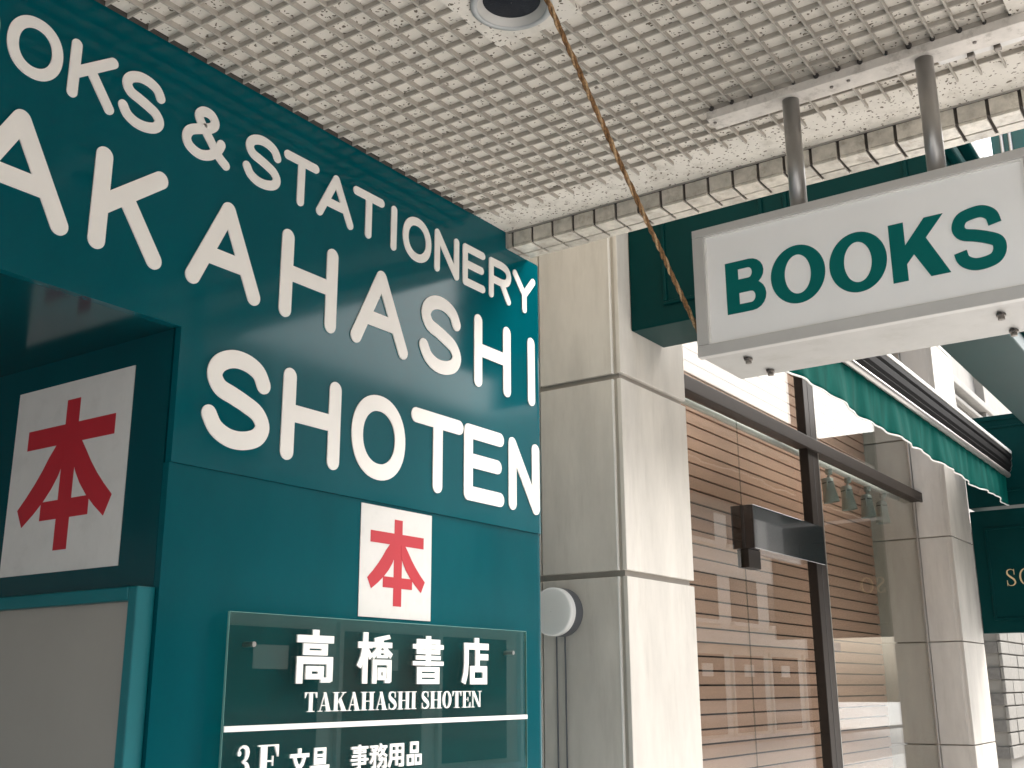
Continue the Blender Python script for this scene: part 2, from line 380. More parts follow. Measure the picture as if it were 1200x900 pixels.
KANJI = {
 '高': [('r',43,88,57,100),('r',3,78,97,89),('h',19,54,81,73,13,6),('r',4,37,96,48),('r',4,0,17,37),('r',83,4,96,37),('p',[(66,0),(92,0),(96,5),(96,10),(66,10)]),('h',28,8,72,30,12,7)],
 '橋': [('r',14,0,27,100),('r',0,70,40,81),('s',[(18,72),(12,50),(2,32)],11),('s',[(25,66),(38,50)],9),('p',[(47,90),(92,98),(96,90),(48,81)]),('r',41,72,100,81),('s',[(70,90),(62,70),(42,52)],10),('s',[(76,76),(85,64),(100,54)],9),('h',56,51,87,65,9,4),('r',43,37,99,46),('r',43,0,54,37),('r',88,3,99,37),('p',[(80,0),(96,0),(99,4),(99,9),(80,9)]),('h',59,7,83,30,8,7)],
 '書': [('r',43,38,57,100),('h',12,63,88,93,10,8),('r',0,74,100,82),('r',10,51,90,58),('r',0,39,100,46),('h',14,0,86,34,13,8),('r',27,13.5,73,20.5)],
 '店': [('r',47,88,61,100),('r',7,77,99,88),('s',[(14,77),(14,45),(11,22),(3,1)],13),('r',50,34,63,77),('r',63,54,97,64),('h',30,0,92,37,13,10)],
 '文': [('r',43,84,57,100),('r',1,68,99,80),('s',[(76,68),(66,42),(44,20),(4,4)],13),('s',[(24,68),(34,42),(56,20),(96,4)],13)],
 '具': [('h',19,36,81,98,12,9),('r',31,65,69,73),('r',31,50,69,57),('r',0,20,100,30),('s',[(36,20),(22,8),(4,2)],12),('s',[(64,20),(78,8),(96,2)],12)],
 '事': [('r',44,6,56,100),('r',2,84,98,93),('h',14,66,86,80,10,5),('r',8,51,84,59),('r',0,36,100,44),('r',8,20,84,28),('r',74,20,86,59),('r',28,0,56,9)],
 '務': [('r',2,84,46,93),('s',[(44,90),(28,72)],9),('s',[(10,78),(34,66)],9),('r',0,55,48,64),('r',22,2,34,60),('r',10,0,32,8),('s',[(20,55),(12,34),(2,22)],9),('s',[(64,100),(56,80),(46,68)],9),('r',58,82,98,91),('s',[(90,86),(74,62),(48,46)],9),('s',[(60,80),(74,60),(98,46)],9),('r',50,31,94,40),('s',[(68,46),(66,24),(46,2)],10),('r',84,2,95,36),('r',72,0,93,8)],
 '用': [('r',10,85,96,95),('s',[(16,86),(16,30),(4,1)],13),('r',84,4,96,85),('r',68,0,94,10),('r',46,6,58,88),('r',18,58,90,67),('r',18,30,90,39)],
 '品': [('h',22,52,78,98,12,11),('h',0,0,45,44,11,10),('h',55,0,100,44,11,10)],
}
SERIF = {
 'T': [('r',36,3,64,97),('r',4,95,96,100),('p',[(4,97),(4,70),(8,70),(20,97)]),('p',[(96,97),(96,70),(92,70),(80,97)]),('r',22,0,78,4)],
 'A': [('p',[(12,2),(18,2),(50,97),(44,97)]),('p',[(38,100),(56,100),(92,2),(62,2)]),('r',26,29,70,34),('r',0,0,32,4),('r',52,0,100,4)],
 'K': [('r',12,3,36,97),('r',2,0,46,4),('r',2,96,46,100),('p',[(34,44),(34,36),(82,96),(74,96)]),('p',[(40,56),(56,74),(96,2),(66,2)]),('r',60,96,94,100),('r',54,0,100,4)],
 'H': [('r',10,3,34,97),('r',66,3,90,97),('r',34,47,66,52),('r',0,0,44,4),('r',0,96,44,100),('r',56,0,100,4),('r',56,96,100,100)],
 'S': [('v',smooth([(82,70),(80,88),(62,97),(42,97),(22,90),(18,74),(30,62),(52,50),(74,38),(84,22),(72,8),(52,3),(30,4),(16,14),(12,32)],4),None),('p',[(78,66),(84,66),(84,99),(80,99)]),('p',[(10,34),(16,34),(14,1),(10,1)])],
 'I': [('r',26,3,74,97),('r',4,0,96,4),('r',4,96,96,100)],
 'O': [('o',50,50,48,51,21,45)],
 'E': [('r',14,3,40,97),('r',2,0,94,5),('r',2,95,94,100),('r',40,47,70,52),('r',66,36,71,63),('p',[(94,3),(94,32),(90,32),(76,3)]),('p',[(94,97),(94,68),(90,68),(76,97)])],
 'N': [('r',12,3,20,97),('p',[(8,98),(32,98),(90,2),(72,2)]),('r',80,3,88,97),('r',0,0,32,4),('r',0,96,30,100),('r',68,96,100,100)],
 'F': [('r',14,3,44,97),('r',2,0,56,4),('r',2,95,96,100),('r',44,47,72,52),('r',68,34,73,65),('p',[(96,97),(96,62),(92,62),(76,97)])],
 '3': [('v',smooth([(12,76),(20,92),(44,98),(66,92),(72,76),(62,60),(40,53)],5),[8,10,9,8,7,8,8,9,10,12,14,16,18,20,22,24,26,27,28,28,27,26,24,22,20,17,14,10,8,7,6]),('v',smooth([(40,52),(66,46),(78,28),(68,8),(42,2),(18,8),(10,26)],5),[6,8,11,14,17,20,23,25,27,28,29,29,28,26,24,21,18,15,12,10,8,7,7,7,7,8,9,10,11,11,10]),('d',18,78,12,8),('d',17,24,12,8)],
 'G': [],
}
_s = SERIF['S'][0]; _n = len(_s[1])
SERIF['S'][0] = ('v', _s[1], [7+24*max(0, math.sin(PI*(i/(_n-1)-.18)/.64))**1.3 if .18 < i/(_n-1) < .82 else 7+5*abs(math.sin(i)) * 0 for i in range(_n)])
HELV = {   # heavy grotesque capitals
 'B': [('p',[(4,0),(34,0),(34,100),(4,100)]),('p',[(34,100),(34,84),(58,84)]+[(58+9*math.sin(a*PI/8),74+10*math.cos(a*PI/8)) for a in range(1,8)]+[(58,64),(34,64),(34,52),(62,46)]+[(62+32*math.sin(a*PI/10),74+26*math.cos(a*PI/10)) for a in range(9,-1,-1)]),
       ('p',[(34,0),(34,16),(62,16)]+[(62+10*math.sin(a*PI/8),27-11*math.cos(a*PI/8)) for a in range(1,8)]+[(60,38),(34,38),(34,54),(64,56)]+[(64+33*math.sin(a*PI/10),28.5+28.5*math.cos(a*PI/10)) for a in range(0,11)])],
 'O': [('o',50,50,50,52,24,35)],
 'K': [('r',0,0,27,100),('p',[(27,28),(27,60),(64,100),(97,100)]),('p',[(44,62),(60,73),(100,0),(66,0),(36,50)])],
 'S': [],
}
_sp = smooth([(83,67),(78,82),(62,91),(42,91),(22,86),(14,72),(22,60),(44,54),(66,47),(84,38),(86,24),(76,12),(54,7.5),(34,9),(18,18),(13,32)], 6)
HELV['S'] = [('b2', _sp, 23)]

# ================================================================== ground
def slab(name, m, a, b, kind='structure'):
    o = MB().box(*a, *b).build(name, m); tag(o, kind=kind); return o
slab('pavement', M['pavement'], (-60, -3.2, -.3), (120, 60, 0))
slab('added_dark_floor', M['added_dark_floor'], (-14, -1.6, .001), (1.9, 5.2, .005))  # unseen dark floor, added to cut bounce light onto the soffit ribs
slab('road', M['road'], (-60, -9.3, -.42), (120, -3.35, -.12))
slab('far_pavement', M['pavement'], (-60, -80, -.3), (120, -9.45, 0))
slab('kerb', M['kerb'], (-60, -3.348, -.3), (120, -3.202, .004))
slab('far_kerb', M['kerb'], (-60, -9.448, -.3), (120, -9.302, .004))

# ================================================================== the bookshop
YA = 2.0; ZS = 3.042; XE = 2.868; XP = 1.556; XR = 3.10
ZB = ZS+.0140                                   # level of the ceiling board; the ribs hang down to ZS
shop = thing('bookshop_building', (1.5, 2.6, 0), 'teal bookshop front with white rounded lettering under a gridded soffit', 'building')
wallA = lambda u, v, d: (u, YA-d, v)

# upper fascia sheet, rounded at its right end
def sheet(z0, z1, x0, yf, rad, m, name, par):
    pts = [(x0, yf), (XR-rad, yf)]
    pts += [(XR-rad+rad*math.sin(a*PI/20), yf+rad-rad*math.cos(a*PI/20)) for a in range(1, 11)]
    pts += [(XR, yf+.9), (XR-.02, yf+.9)]
    pts += [(XR-.02, yf+rad)]
    pts += [(XR-rad+(rad-.02)*math.sin(a*PI/20), yf+rad-(rad-.02)*math.cos(a*PI/20)) for a in range(9, -1, -1)]
    pts += [(x0, yf+.02)]
    o = MB().prism(pts, lambda u, v, d: (u, v, d), z0, z1).build(name, m, par)
    return o
rad_ = .05; zt_ = ZS-.046; xc_ = XR-rad_
mb = MB()
mb.prism([(-2.4, 2.36), (XP, 2.36), (XP, 2.044), (xc_, 2.044), (xc_, zt_), (XE-.002, zt_), (XE-.002, ZS+.02), (-2.4, ZS+.02)], lambda u, v, d: (u, YA+d, v), .02, 0)
arc = [(xc_+rad_*math.sin(a*PI/40), YA+rad_-rad_*math.cos(a*PI/40)) for a in range(21)]+[(XR, YA+.9)]
arc_in = [(xc_+(rad_-.02)*math.sin(a*PI/40), YA+rad_-(rad_-.02)*math.cos(a*PI/40)) for a in range(21)]+[(XR-.02, YA+.9)]
mb.ribbon(arc, arc_in, lambda u, v, d: (u, v, d), 2.044, zt_)
fascia = mb.build('fascia_panel', M['teal'], shop)
head = fascia
pier = sheet(0, 2.0435, XP, YA+.006, .05, M['teal_pier'], 'pier_panel', shop)
# entrance recess: return wall, ceiling, back wall
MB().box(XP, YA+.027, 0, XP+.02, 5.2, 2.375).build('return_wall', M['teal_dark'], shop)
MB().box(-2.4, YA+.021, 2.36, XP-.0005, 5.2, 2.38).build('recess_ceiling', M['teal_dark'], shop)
MB().box(-2.4, 5.2, 0, XP+.02, 5.25, 2.4).build('recess_bounce_wall', M['opp_white'], shop)  # unseen wall, made white to bounce light into the recess
MB().box(-2.4, 2.3, 2.42, XR-.03, 9, 7.5).build('upper_wall', M['tile'], shop)

for ch, a, b in [('B',.76,.86),('O',.925,1.030),('O',1.073,1.176),('K',1.218,1.311),('S',1.346,1.449),('&',1.523,1.651),('S',1.716,1.822),
                 ('T',1.853,1.957),('A',1.978,2.099),('T',2.121,2.228),('I',2.275,2.295),('O',2.339,2.448),('N',2.491,2.589),('E',2.635,2.730),('R',2.778,2.882),('Y',2.917,3.028)]:
    round_letter(ch, a, b, 2.806, 2.922, .0255, wallA, fascia if a > XP else head, M['letter'])
for ch, a, b in [('T',.79,.94),('A',1.005,1.223),('K',1.313,1.463),('A',1.574,1.764),('H',1.870,2.036),('A',2.138,2.338),('S',2.433,2.599),('H',2.706,2.866),('I',3.000,3.022)]:
    round_letter(ch, a, b, 2.493, 2.692, .0425, wallA, fascia if a > XP else head, M['letter'])
for ch, a, b in [('S',1.651,1.822),('H',1.901,2.067),('O',2.156,2.334),('T',2.404,2.608),('E',2.657,2.824),('N',2.895,3.031)]:
    round_letter(ch, a, b, 2.126, 2.320, .0445, wallA, fascia, M['letter'])

# soffit: board + ribs, with tiled edge beam
soff = MB().box(-2.4, -0.55, ZB, XE, YA, ZB+.05).build('soffit_board', M['board'], shop)
PX_, PY_ = .0583, .0577
xr0 = 2.669; yr0 = 1.524
xs = [xr0-PX_*k for k in range(0, 42)]
ys = [yr0+PY_*k for k in range(-30, 9) if yr0+PY_*k < YA-.03]
LAMP = (1.792, 1.232)
px0, px1 = LAMP[0]-2*PX_+.008, LAMP[0]+2*PX_-.008
# lamp plate covers whole cells
cx = [x for x in xs if abs(x-LAMP[0]) < 2.1*PX_]; cy = [y for y in ys if abs(y-LAMP[1]) < 2.1*PY_]
PL = (min(cx), max(cx), min(cy), max(cy))
P2 = (2.32, 2.669-3*PX_, yr0-PY_*25, yr0-PY_*21)
me_u = {}
RW = .0046
def in_plate(P, x0, x1, y0, y1):
    return x1 > P[0]+.003 and x0 < P[1]-.003 and y1 > P[2]+.003 and y0 < P[3]-.003
def rib_u(y):
    segs = [(xs[-1], xr0+.054)]
    for P in (PL, P2):
        out = []
        for a, b in segs:
            if P[2]+.01 < y < P[3]-.01:
                out += [(a, P[0]), (P[1], b)]
            else: out.append((a, b))
        segs = [s_ for s_ in out if s_[1]-s_[0] > .005]
    for a, b in segs:
        key = ('u', round(b-a, 4))
        if key not in me_u:
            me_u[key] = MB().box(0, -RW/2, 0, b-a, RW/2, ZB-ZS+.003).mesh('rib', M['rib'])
        piece('rib', me_u[key], (a, y, ZS), soff)
def rib_v(x):
    segs = [(ys[0], YA-.0135)]
    for P in (PL, P2):
        out = []
        for a, b in segs:
            if P[0]+.01 < x < P[1]-.01:
                out += [(a, P[2]), (P[3], b)]
            else: out.append((a, b))
        segs = [s_ for s_ in out if s_[1]-s_[0] > .005]
    for a, b in segs:
        key = ('v', round(b-a, 4))
        if key not in me_u:
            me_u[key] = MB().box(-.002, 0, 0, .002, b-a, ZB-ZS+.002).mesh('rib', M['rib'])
        piece('rib', me_u[key], (x, a, ZS+.0011), soff)
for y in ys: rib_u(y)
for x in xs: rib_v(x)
A_ = [2*PI*i/64 for i in range(64)]
def sq(a):
    c_, s_ = math.cos(a), math.sin(a); k_ = 1/max(abs(c_), abs(s_))
    return ((PL[0]+PL[1])/2+(PL[1]-PL[0]+.006)/2*c_*k_, (PL[2]+PL[3])/2+(PL[3]-PL[2]+.006)/2*s_*k_)
mb = MB(); mb.ribbon([sq(a+PI/64*0) for a in A_], [(LAMP[0]+.079*math.cos(a), LAMP[1]+.079*math.sin(a)) for a in A_], lambda u, v, d: (u, v, d), ZS-.0012, ZB-.0005, closed=True)
mb.build('flat_plate', M['board'], soff)
box('flat_plate', M['board'], soff, (P2[0]-.003, P2[2]-.003, ZS-.0012), (P2[1]+.003, P2[3]+.003, ZB+.002), .0008)
box('junction_shade_strip', M['grout'], soff, (-2.4, YA-.013, ZB-.004), (xr0, YA-.0005, ZB+.003))  # dark strip standing in for shade and grime where soffit meets wall
box('edge_board', M['board_edge'], soff, (xr0+.003, -0.55, ZB-.0025), (XE-.004, YA-.002, ZB+.004))
box('edge_strip', M['alu'], soff, (XE-.0035, -0.55, ZS+.0075), (XE+.001, YA-.002, ZB+.004))

ZD = ZS-.043
beam = MB().box(XE+.008, -0.55, ZD+.006, XE+.118, YA-.004, ZB+.30).build('edge_beam', M['grout'], shop)
TP = .0804; GAP = .009
t_in = MB().box(0, 0, 0, .008, TP-GAP, .0475).mesh('tile', M['tile'])
t_un = MB().box(0, 0, 0, .064, TP-GAP, .008).mesh('tile', M['tile'])
t_un2 = MB().box(0, 0, 0, .044, TP-GAP, .008).mesh('tile', M['tile'])
for k in range(-1, 29):
    y = 1.975-TP*k
    w_ = min(y+TP-GAP/2, YA-.004)
    if k == -1: continue
    dy = random.uniform(-.0006, .0006)
    piece('tile', t_in, (XE+.0015, y-TP+GAP/2, ZD+.003+dy), beam, .0015)
    piece('tile', t_un, (XE+.0015, y-TP+GAP/2, ZD-.006+dy), beam, .0015)
    piece('tile', t_un2, (XE+.0715, y-TP+GAP/2, ZD-.006-dy), beam, .0015)
MB().box(XE+.0015, 1.980, ZD+.003, XE+.0095, YA-.003, ZS+.0055).build('tile', M['tile'], beam)
MB().box(XE+.0015, 1.980, ZD-.006, XE+.0655, YA-.003, ZD+.002).build('tile', M['tile'], beam)
MB().box(XE+.0715, 1.980, ZD-.006, XE+.1155, YA-.003, ZD+.002).build('tile', M['tile'], beam)
MB().box(XE+.121, -0.55, ZD+.004, XE+.135, 2.6, 7.5).build('end_wall', M['tile'], shop)
MB().box(-2.4, -0.57, ZD, XE+.12, -0.552, 7.5).build('street_wall', M['tile'], shop)


# ------------------------------------------------------------------ recessed downlight
lamp = thing('recessed_downlight', (LAMP[0], LAMP[1], ZS), 'round recessed downlight with grey trim ring and dark lens in the soffit', 'downlight')
c = (LAMP[0], LAMP[1], ZS-.0015)
MB().lathe([(.094, 0), (.094, -.004), (.090, -.007), (.080, -.0075), (.078, -.004), (.078, 0)], c, (0, 0, 1), 56).build('trim_ring', M['ring'], lamp, smooth=True)
MB().lathe([(.0778, -.004), (.074, .001), (.066, .010), (.0635, .016)], c, (0, 0, 1), 56).build('reflector', M['reflector'], lamp, smooth=True)
MB().lathe([(.066, .0115), (.05, .009), (.03, .007), (.001, .006)], c, (0, 0, 1), 48).build('lens', M['lens'], lamp, smooth=True)

# ------------------------------------------------------------------ hanging BOOKS sign
XF = 2.395; XBK = 2.648; SY1, SY0 = 1.097, .287; SZ0, SZ1 = 2.331, 2.667
hs_ = thing('hanging_sign', (2.52, .69, SZ0), 'white box sign reading BOOKS in green, hung on two steel tubes', 'sign')
box('sign_box', M['sign_under'], hs_, (XF+.012, SY0+.004, SZ0+.002), (XBK, SY1-.004, SZ1-.002), .003)
def frame_x(xf, xb, y0, y1, z0, z1, ws, name, m, par, bev=.002):
    wl, wr, wb, wt = ws
    mb = MB()
    def q(a, b, c_, d):   # bevelled bars, mitred by butting
        mb.box(xf, a, b, xb, c_, d)
    q(y0, z0, y1, z0+wb); q(y0, z1-wt, y1, z1); q(y1-wl, z0+wb, y1, z1-wt); q(y0, z0+wb, y0+wr, z1-wt)
    return mb.build(name, m, par, bev)
fr = frame_x(XF, XF+.022, SY0, SY1, SZ0, SZ1, (.031, .031, .030, .022), 'frame', M['alu_frame'], hs_)
frame_x(XF+.004, XF+.02, SY0+.0312, SY1-.0312, SZ0+.0302, SZ1-.0222, (.004, .004, .003, .004), 'inner_bead', M['casewhite'], fr, 0)
face = box('face_panel', M['sign_white'], hs_, (XF+.010, SY0+.03, SZ0+.029), (XF+.014, SY1-.03, SZ1-.021))
faceX = lambda xx: (lambda u, v, d: (xx-d, -u, v))
fx = XF+.010
def books(ch, a, b, pts):
    # pts: pixel samples for left, right, bottom, top
    l, r, bo, to = [on(*p, 0, fx) for p in pts]
    rect = (-l.y, bo.z, -r.y, to.z)
    if ch == 'S':
        u0, v0, u1, v1 = rect; mb = MB(); fm = faceX(fx)
        pp = [(u0+(u1-u0)*p[0]/100, v0+(v1-v0)*p[1]/100) for p in _sp]
        stroke_poly(mb, pp, .25*(u1-u0), fm, .0004, .002, cap='butt'); return mb.build('letter', M['green'], face)
    return glyph('letter', HELV[ch], rect, faceX(fx), face, M['green'], .0015)
zz = lambda x, y: (800+x/3, 180+y/3)
books('B', 0, 0, [zz(148,475), zz(300,500), zz(215,557), zz(215,374)])
books('O', 0, 0, [zz(310,430), zz(503,420), zz(400,524), zz(405,325)])
books('O', 0, 0, [zz(515,385), zz(720,375), zz(617,484), zz(617,279)])
books('K', 0, 0, [zz(730,340), zz(943,400), zz(840,438), zz(820,232)])
books('S', 0, 0, [zz(948,310), zz(1140,310), zz(1045,404), zz(1045,185)])
for yy in (.856, .519):
    rod = MB().tube([(2.52, yy, SZ1-.004), (2.52, yy, ZS-.012)], .0215, 28).build('rod', M['steel'], hs_, smooth=False)
    for p in rod.data.polygons: p.use_smooth = len(p.vertices) == 4
    MB().lathe([(.0222, .003), (.0235, .003), (.0235, .012), (.0222, .012)], (2.52, yy, SZ1-.004), (0, 0, 1), 28).build('collar', M['bolt'], rod)
box('mounting_rail', M['rail'], hs_, (2.487, .12, ZS-.026), (2.553, 1.078, ZS-.0015), .002)
box('mounting_channel', M['channel'], hs_, (2.5545, .12, ZS-.022), (2.578, .496, ZS-.0015), .002)
for yy in (1.064, .745, .70, .40):
    MB().lathe([(.0001, -.004), (.004, -.0035), (.005, 0)], (2.50+.02*random.random(), yy, ZS-.0262), (0, 0, 1), 10).build('screw', M['bolt'], hs_)
for y in ys:
    if .30 < y < 1.08 and random.random() < .85:
        q_ = random.uniform(.55, 1.15)
        MB().lathe([(.0001, -.005*q_), (.0040*q_, -.004*q_), (.0065*q_, 0), (.007*q_, .006)], (2.4845+random.uniform(-.002, .001), y+random.uniform(-.004, .004), ZS-.001), (0, 0, 1), 9).build('sealant', M['dark'], hs_, smooth=True)
for yy in (.42, .36):
    MB().box(2.556, yy-.008, ZS-.034, 2.572, yy+.008, ZS-.0222).build('clip', M['bolt'], hs_, .002)
for (bx, by) in [on(877, 420, 2, SZ0)[:2], on(903, 434, 2, SZ0)[:2], on(1173, 368, 2, SZ0)[:2], on(1188, 387, 2, SZ0)[:2]]:
    cl = MB().lathe([(.0105, 0), (.0105, -.005), (.0075, -.006), (.0075, -.013), (.0005, -.0145)], (bx, by, SZ0-.0003), (0, 0, 1), 16).build('latch', M['bolt'], hs_)
    MB().box(bx-.019, by-.005, SZ0-.006, bx-.0106, by+.005, SZ0-.0005).build('latch_tab', M['dark'], cl, .001)

# ------------------------------------------------------------------ rope
ra = on(598, -98, 2, ZS-.004); rb = on(823, 398, 0, 2.50)
rp = thing('rope', ra, 'weathered brown twisted rope stretched from the soffit down to the hanging sign', 'rope')
ax = (rb-ra); L_ = ax.length; ax.normalize(); e1 = ax.orthogonal().normalized(); e2 = ax.cross(e1)
for s_ in range(3):
    pts = []
    for i in range(361):
        t = i/360; a = 2*PI*(t*L_/.085)+s_*2*PI/3+.5*math.sin(t*17)+.3*math.sin(t*71+s_)
        r = .0032+.0005*math.sin(t*43+s_)
        pts.append(ra+ax*(L_*t)+(e1*math.cos(a)+e2*math.sin(a))*r+Vector((0, 0, -.012*math.sin(PI*t))))
    MB().tube(pts, .0032, 7).build('strand', M['rope_pale'] if s_ == 0 else M['rope'], rp, smooth=True)

# ------------------------------------------------------------------ posters with the red character
HON = [('r',45.5,11,57.0,90),('r',13,66.4,88,77),('r',31,27.2,72,37),
       ('p',[(40,67),(46.5,67),(46.5,55.5)]+[(46.5-11.5*t-19.5*t*t, 55.5-30.5*t) for t in (.2,.4,.6,.8,1)]+[(10,34.5)]+[(10+18*t+11*t*(2-t)*.92, 34.5+32.5*t) for t in (.2,.4,.6,.8)]),
       ('p',[(61,67),(55.5,67),(55.5,56.5)]+[(55.5+11.5*t+18*t*t, 56.5-31.2*t) for t in (.2,.4,.6,.8,1)]+[(90.5,35.5)]+[(90.5-18*t-11*t*(2-t)*.95, 35.5+31.5*t) for t in (.2,.4,.6,.8)])]
def poster(label, fm, rect, loc):
    t_ = thing('poster', loc, label, 'poster', 'white posters with a red character')
    MB().prism([(rect[0], rect[1]), (rect[2], rect[1]), (rect[2], rect[3]), (rect[0], rect[3])], fm, .0003, .0022).build('sheet', M['paper'], t_)
    glyph('printed_character', HON, rect, lambda u, v, d: fm(u, v, d+.002), t_, M['red'], .0006)
pl_, pr_, pb_, pt_ = on(423, 655, 1, YA).x, on(506.5, 665, 1, YA).x, on(463, 725, 1, YA).z, on(466, 596.5, 1, YA).z
poster('small white poster with red Japanese character above the clear board', lambda u, v, d: (u, YA+.006-d, v), (pl_, pb_, pr_, pt_), ((pl_+pr_)/2, YA, pb_))
y_l, y_r = 2.627, 2.156
poster('large white poster with red Japanese character in the shaded entrance recess', lambda u, v, d: (XP-d, -u, v), (-y_l, 1.823, -y_r, 2.294), (XP, 2.39, 1.823))

# ------------------------------------------------------------------ display case on the return wall
dc = thing('display_case', (XP, 2.6, .9), 'teal framed notice case with dull grey panel on the recess wall', 'notice case')
cy0 = on(182, 700, 0, XP).y; cz1 = on(182, 688, 0, XP).z
xcase = XP-.048
mb = MB(); fw = .030
mb.box(xcase, cy0, .9, XP-.0005, cy0+fw, cz1); mb.box(xcase, cy0+fw, cz1-fw, XP-.0005, 3.1, cz1); mb.box(xcase, 3.07, .9, XP-.0005, 3.10, cz1-fw)
mb.box(xcase, cy0+fw, .9, XP-.0005, 3.07, .93)
mb.build('case_frame', M['teal_frame'], dc, .003)
box('case_panel', M['case_panel'], dc, (XP-.028, cy0+fw, .93), (XP-.02, 3.07, cz1-fw))

# ------------------------------------------------------------------ clear directory board
YB = YA-.026
ds = thing('directory_sign', (2.36, YA, 1.2), 'clear acrylic floor directory with white Japanese and serif lettering', 'sign')
tl = on(270, 716.5, 1, YB); tr = on(616.5, 740.5, 1, YB)
bx0 = tl.x; bx1 = tr.x; bz1 = (tl.z+tr.z)/2; bz0 = 1.12
bd = MB().box(bx0, YB, bz0, bx1, YB+.006, bz1).build('acrylic_board', M['acrylic'], ds)
mb = MB(); e = .0006
mb.box(bx0-.0012, YB-.0002, bz0, bx0-.0002, YB+.0062, bz1); mb.box(bx0-.0012, YB-.0002, bz1+.0002, bx1+.0012, YB+.0062, bz1+.0014); mb.box(bx1+.0002, YB-.0002, bz0, bx1+.0012, YB+.0062, bz1)
mb.build('board_edge', M['acrylic_edge'], bd)
fB = lambda u, v, d: (u, YB-d, v)
def rectB(x0, y0, x1, y1, zt=None, zb=None):
    a = on(x0, (y0+y1)/2, 1, YB); b = on(x1, (y0+y1)/2, 1, YB)
    return (a.x, zb if zb else on((x0+x1)/2, y1, 1, YB).z, b.x, zt if zt else on((x0+x1)/2, y0, 1, YB).z)
for ch, r in (('高',(345.7,739,390,800)),('橋',(418.7,742,457.5,800.5)),('書',(483,746,518.2,801)),('店',(541.2,748.5,571.2,801))):
    glyph('letter', KANJI[ch], rectB(*r), fB, bd, M['white'], grow=1.0 if ch in '橋書' else 1.8)
zt = on(460, 810.5, 1, YB).z; zb = on(460, 831.5, 1, YB).z
xa = on(355, 822, 1, YB).x; xb = on(563.5, 820, 1, YB).x
wd = {'T': .95, 'A': 1.02, 'K': 1.08, 'H': 1.10, 'S': .78, 'I': .56, 'O': .90, 'E': .88, 'N': 1.06, ' ': .34}
txt = 'TAKAHASHI SHOTEN'; tot = sum(wd[ch] for ch in txt); u = xa
for ch in txt:
    du = wd[ch]/tot*(xb-xa)
    if ch != ' ': glyph('letter', SERIF[ch], (u+.002, zb, u+du-.0005, zt), fB, bd, M['white'], .003)
    u += du
zr1 = on(440, 844.3, 1, YB).z; zr0 = on(440, 850.3, 1, YB).z
MB().box(bx0+.0005, YB-.003, zr0, bx1-.0005, YB-.0003, zr1).build('divider_line', M['white'], bd)
z3 = on(300, 873.5, 1, YB).z; z30 = on(300, 912, 1, YB).z
for ch, a, b in (('3',276,293.5),('F',300.5,326)):
    glyph('letter', SERIF[ch], (on(a,885,1,YB).x, z30, on(b,885,1,YB).x, z3), fB, bd, M['white'])
zk1 = on(420, 873, 1, YB).z; zk0 = on(420, 902, 1, YB).z
for ch, a, b in (('文',338.8,361),('具',363.2,384.6),('事',410,430.4),('務',432.4,452.4),('用',454,472.6),('品',476,492.6)):
    glyph('letter', KANJI[ch], (on(a,885,1,YB).x, zk0, on(b,885,1,YB).x, zk1), fB, bd, M['white'], grow=.8 if ch in '務事' else 1.6)
for p in ((297, 755), (601, 765)):
    q = on(*p, 1, YB)
    st = MB().tube([(q.x, YB-.003, q.z), (q.x, YA+.005, q.z)], .006, 14).build('standoff_bolt', M['steel'], ds)

# ================================================================== the neighbouring shop
X1, Y1, X2 = 4.0, 2.194, 9.574
YG = 2.473; YS = 2.845
def pillar(label, x0, x1, y1, yback, zj, vsplit, strip, g):
    t_ = thing('stone_pillar', (x0, y1, 0), label, 'pillar', 'cream panelled pillars of the shop next door')
    core = MB().box(x0+.022, y1+.022, 0, x1-.004, yback, 7).build('joint_backing', M['clad_back'], t_)
    cut = [0]+zj+[7]
    for a, b in zip(cut[:-1], cut[1:]):
        # street face panel runs through to the arris
        MB().box(x0, y1, a+g, x1, y1+.02, b-g).build('cladding_panel', M['clad'], t_, .0025)
        yy = [y1+.045]+vsplit+[yback]
        for c_, d in zip(yy[:-1], yy[1:]):
            MB().box(x0, c_+(.0 if c_ == yy[0] else .004), a+g, x0+.02, d-.004, b-g).build('cladding_panel', M['clad'], t_, .0025)
        if strip:
            MB().box(x0-.003, y1+.0395, a+g, x0+.018, y1+.0445, b-g).build('corner_bead', M['bead'], t_)
            MB().box(x0+.012, y1+.021, a+g, x0+.02, y1+.039, b-g).build('corner_recess', M['clad_mid'], t_)
        else:
            MB().box(x0+.001, y1+.021, a+g, x0+.018, y1+.0445, b-g).build('corner_strip', M['clad'], t_)
    return t_
pillar('near cream panelled pillar right of the teal shop wall', X1, 4.625, Y1, 5.5, [.324, 1.164, 2.004, 2.844, 3.684, 4.52, 5.36], [2.61, 3.6], True, .013)
pillar('far cream panelled pillar at the end of the shop window', X2, 10.30, Y1, 3.6, [.30, 1.10, 1.90, 2.75, 3.60, 4.45, 5.30], [YG-.012, YG+.012], False, .005)

# round wall lamp on the side of the near pillar
wl = thing('wall_lamp', (X1, 2.49, 1.86), 'round white drum wall lamp on the side of the near pillar', 'lamp')
cq = on(655, 717.5, 0, X1-.03); c = (X1-.0005, cq.y, cq.z)
MB().lathe([(.001, .056), (.098, .056), (.100, .052), (.100, .0)], c, (-1, 0, 0), 56).build('lamp_base', M['lampgrey'], wl)
MB().lathe([(.0995, .0565), (.0995, .080), (.097, .087), (.090, .090), (.05, .0915), (.001, .092)], c, (-1, 0, 0), 56).build('diffuser', M['lampwhite'], wl, smooth=True)
for dy in (-.012, .030):
    MB().tube([(X1-.004, c[1]+dy, .2), (X1-.004, c[1]+dy, c[2]-.05)], .0035, 8).build('cable', M['lampgrey'], wl)

